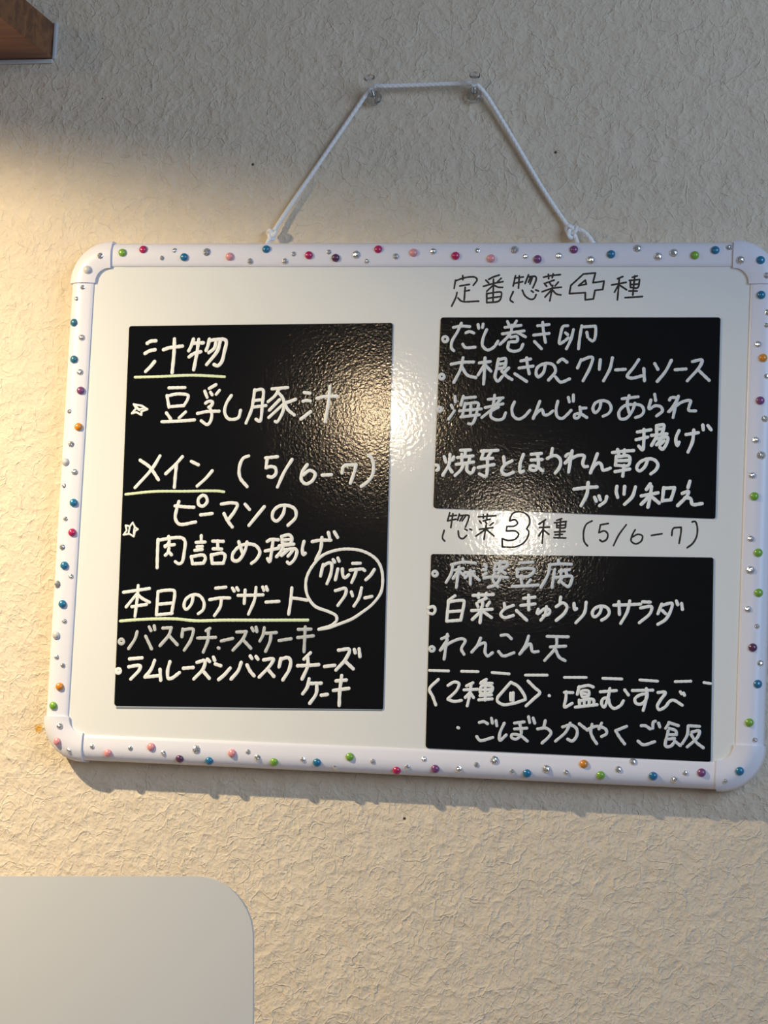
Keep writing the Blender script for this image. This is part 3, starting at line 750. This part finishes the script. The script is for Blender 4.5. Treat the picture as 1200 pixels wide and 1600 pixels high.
# ------------------------------------------------------------------ black magnetic sheets
SHEET_TEXT = {
    'left': 'tall black sheet with white handwriting and a speech bubble, filling the left of the whiteboard',
    'top': 'black sheet of white handwriting directly under the heading with the outlined 4',
    'bottom': 'black sheet of white handwriting directly under the heading with the outlined 3'}
TH = 0.0008
for key in ('left', 'top', 'bottom'):
    q = [(x / 1000, z / 1000) for x, z in SHEETS[key]]       # TL TR BR BL
    root = thing('magnetic_sheet', SHEET_TEXT[key], 'sheet', (0, YB - 0.00005, ZC), 'black magnetic sheets on the whiteboard')
    bm = bmesh.new()
    prism(bm, rounded(q, [0.002, 0.002, 0.0015, 0.0025], 5), 0.0, -TH)
    s = link_mesh('sheet', bm, M_SHEET, root)
    write_on(root, key, -TH - 0.00002, None)
    if key == 'left':
        # lower border curling back down to the board, its reflected light painted grey
        (x0, z0), (x1, z1) = q[3], q[2]
        bm = bmesh.new()
        rows = []
        for k in range(9):
            u = k / 8
            x = x0 + 0.0018 + (x1 - x0 - 0.003) * u
            z = z0 + (z1 - z0) * u + 0.0003
            d = 0.0026 - 0.0010 * u
            rows.append([(x, -TH + 0.0001, z), (x, -TH * 0.9, z - d * 0.5), (x, -0.0001, z - d), (x, -0.00005, z)])
        sweep(bm, rows)
        lip = link_mesh('curled_edge', bm, M_LIP, root)
        lip['label'] = 'lower edge of the sheet with its reflected light painted grey'

# ------------------------------------------------------------------ hanging cord
cord = thing('hanging_cord', 'white braided cord looped over two clear pins above the whiteboard', 'cord', (0, 0, 0))


def braid(name, pts, r, parent):
    c = spline(pts, 0.0006)
    bm = bmesh.new()
    rows = []
    n = 24
    dist = 0.0
    for i, p in enumerate(c):
        d = (c[min(i + 1, len(c) - 1)] - c[max(i - 1, 0)]).normalized()
        if i:
            dist += (p - c[i - 1]).length
        u = d.cross(Vector((0, 1, 0))).normalized()
        v = d.cross(u).normalized()
        ring = []
        for k in range(n):
            a = 2 * math.pi * k / n
            ph = dist / 0.0046 * 2 * math.pi
            rr = r * (0.80 + 0.24 * max(abs(math.cos(1.5 * a + ph / 2)), abs(math.cos(1.5 * a - ph / 2))) ** 1.5)
            ring.append(tuple(p + u * rr * math.cos(a) + v * rr * math.sin(a)))
        rows.append(ring)
    sweep(bm, rows)
    return link_mesh(name, bm, M_CORD, parent, True)


braid('cord', CORD, 0.00185, cord)
braid('loose_end', TAIL, 0.0019, cord)
for i, (x, y, z) in enumerate(KNOTS):
    # an overhand knot: a short trefoil of the same cord
    pts = []
    for k in range(25):
        a = 2 * math.pi * k / 24
        s = 0.00155 if i == 0 else 0.0021
        px, pz, py = math.sin(a) + 2 * math.sin(2 * a), math.cos(a) - 2 * math.cos(2 * a), -math.sin(3 * a)
        pts.append((x + s * px * 0.8, y + s * py * 0.9, z + s * pz * 0.9))
    pts[-1] = pts[0]
    braid('knot', pts, 0.0017, cord)

# ------------------------------------------------------------------ clear push pins
PIN_TEXT = ('clear plastic push pin at the left bend of the white cord', 'clear plastic push pin at the right bend of the white cord')


def lathe(prof, n=24):
    bm = bmesh.new()
    rows = [[(max(r, 1e-5) * math.cos(2 * math.pi * k / n), -h, max(r, 1e-5) * math.sin(2 * math.pi * k / n)) for k in range(n)] for r, h in prof]
    sweep(bm, rows)
    return bm


for (b, hd), txt in zip(PINS, PIN_TEXT):
    root = thing('push_pin', txt, 'push pin', b, 'clear push pins holding the cord')
    ax = Vector(hd) - Vector(b)
    L = ax.length
    q = Vector((0, -1, 0)).rotation_difference(ax.normalized())
    fl_ = link_mesh('flange', lathe([(0.0, 0.0), (0.0058, 0.0), (0.0068, 0.0008), (0.0068, 0.0020), (0.0060, 0.0030), (0.0030, 0.0042), (0.0, 0.0044)]), M_CLEAR, root, True)
    fl_.rotation_euler = (math.radians(-8), 0, 0)
    grip = link_mesh('grip', lathe([(0.0, 0.0046), (0.0026, 0.0046), (0.0023, 0.0080), (0.0024, L - 0.006), (0.0031, L - 0.003), (0.0042, L - 0.0015),
                                    (0.0045, L - 0.0006), (0.0038, L), (0.0, L)]), M_CLEAR, root, True)
    grip.rotation_mode = 'QUATERNION'
    grip.rotation_quaternion = q
    nd = link_mesh('needle', lathe([(0.0, -0.016), (0.0005, -0.013), (0.0005, 0.012), (0.0, 0.0121)], 10), M_STEEL, root, True)
    nd.rotation_mode = 'QUATERNION'
    nd.rotation_quaternion = q
    nd['label'] = 'steel needle'

# ------------------------------------------------------------------ wooden shelf at the upper left
shelf = thing('wooden_shelf', 'brown stained wooden shelf end fixed to the wall at the upper left', 'shelf', (-0.3392, 0, 1.9901))
bm = bmesh.new()
box(bm, (-0.95, -0.30, 0.0), (0.0, -0.0004, 0.0318))
bevel(bm, 0.0008, 2)
link_mesh('shelf_board', bm, M_WOOD, shelf)
for lo, hi in (((-0.95, -0.003, -0.0042), (0.0012, -0.0002, -0.0002)), ((0.0002, -0.003, -0.0006), (0.0040, -0.0002, 0.033))):
    bm = bmesh.new()
    box(bm, lo, hi)
    bevel(bm, 0.0012, 2)
    o = link_mesh('caulk_bead', bm, M_CAULK, shelf)
    o['label'] = 'pale grey caulk line'

# ------------------------------------------------------------------ off-white panel at the lower left
bm = bmesh.new()
prism(bm, rounded([(-0.7500, 1.2583), (-0.0824, 1.2939), (-0.0118, 0.0), (-0.7500, 0.0)], [0.03, 0.0475, 0, 0], 20), -0.120, -0.124)
bevel(bm, 0.0008, 2)
pan = link_mesh('standing_panel', bm, M_PANEL)
tag(pan, 'plain off-white panel with a rounded top corner standing below the whiteboard', 'panel')
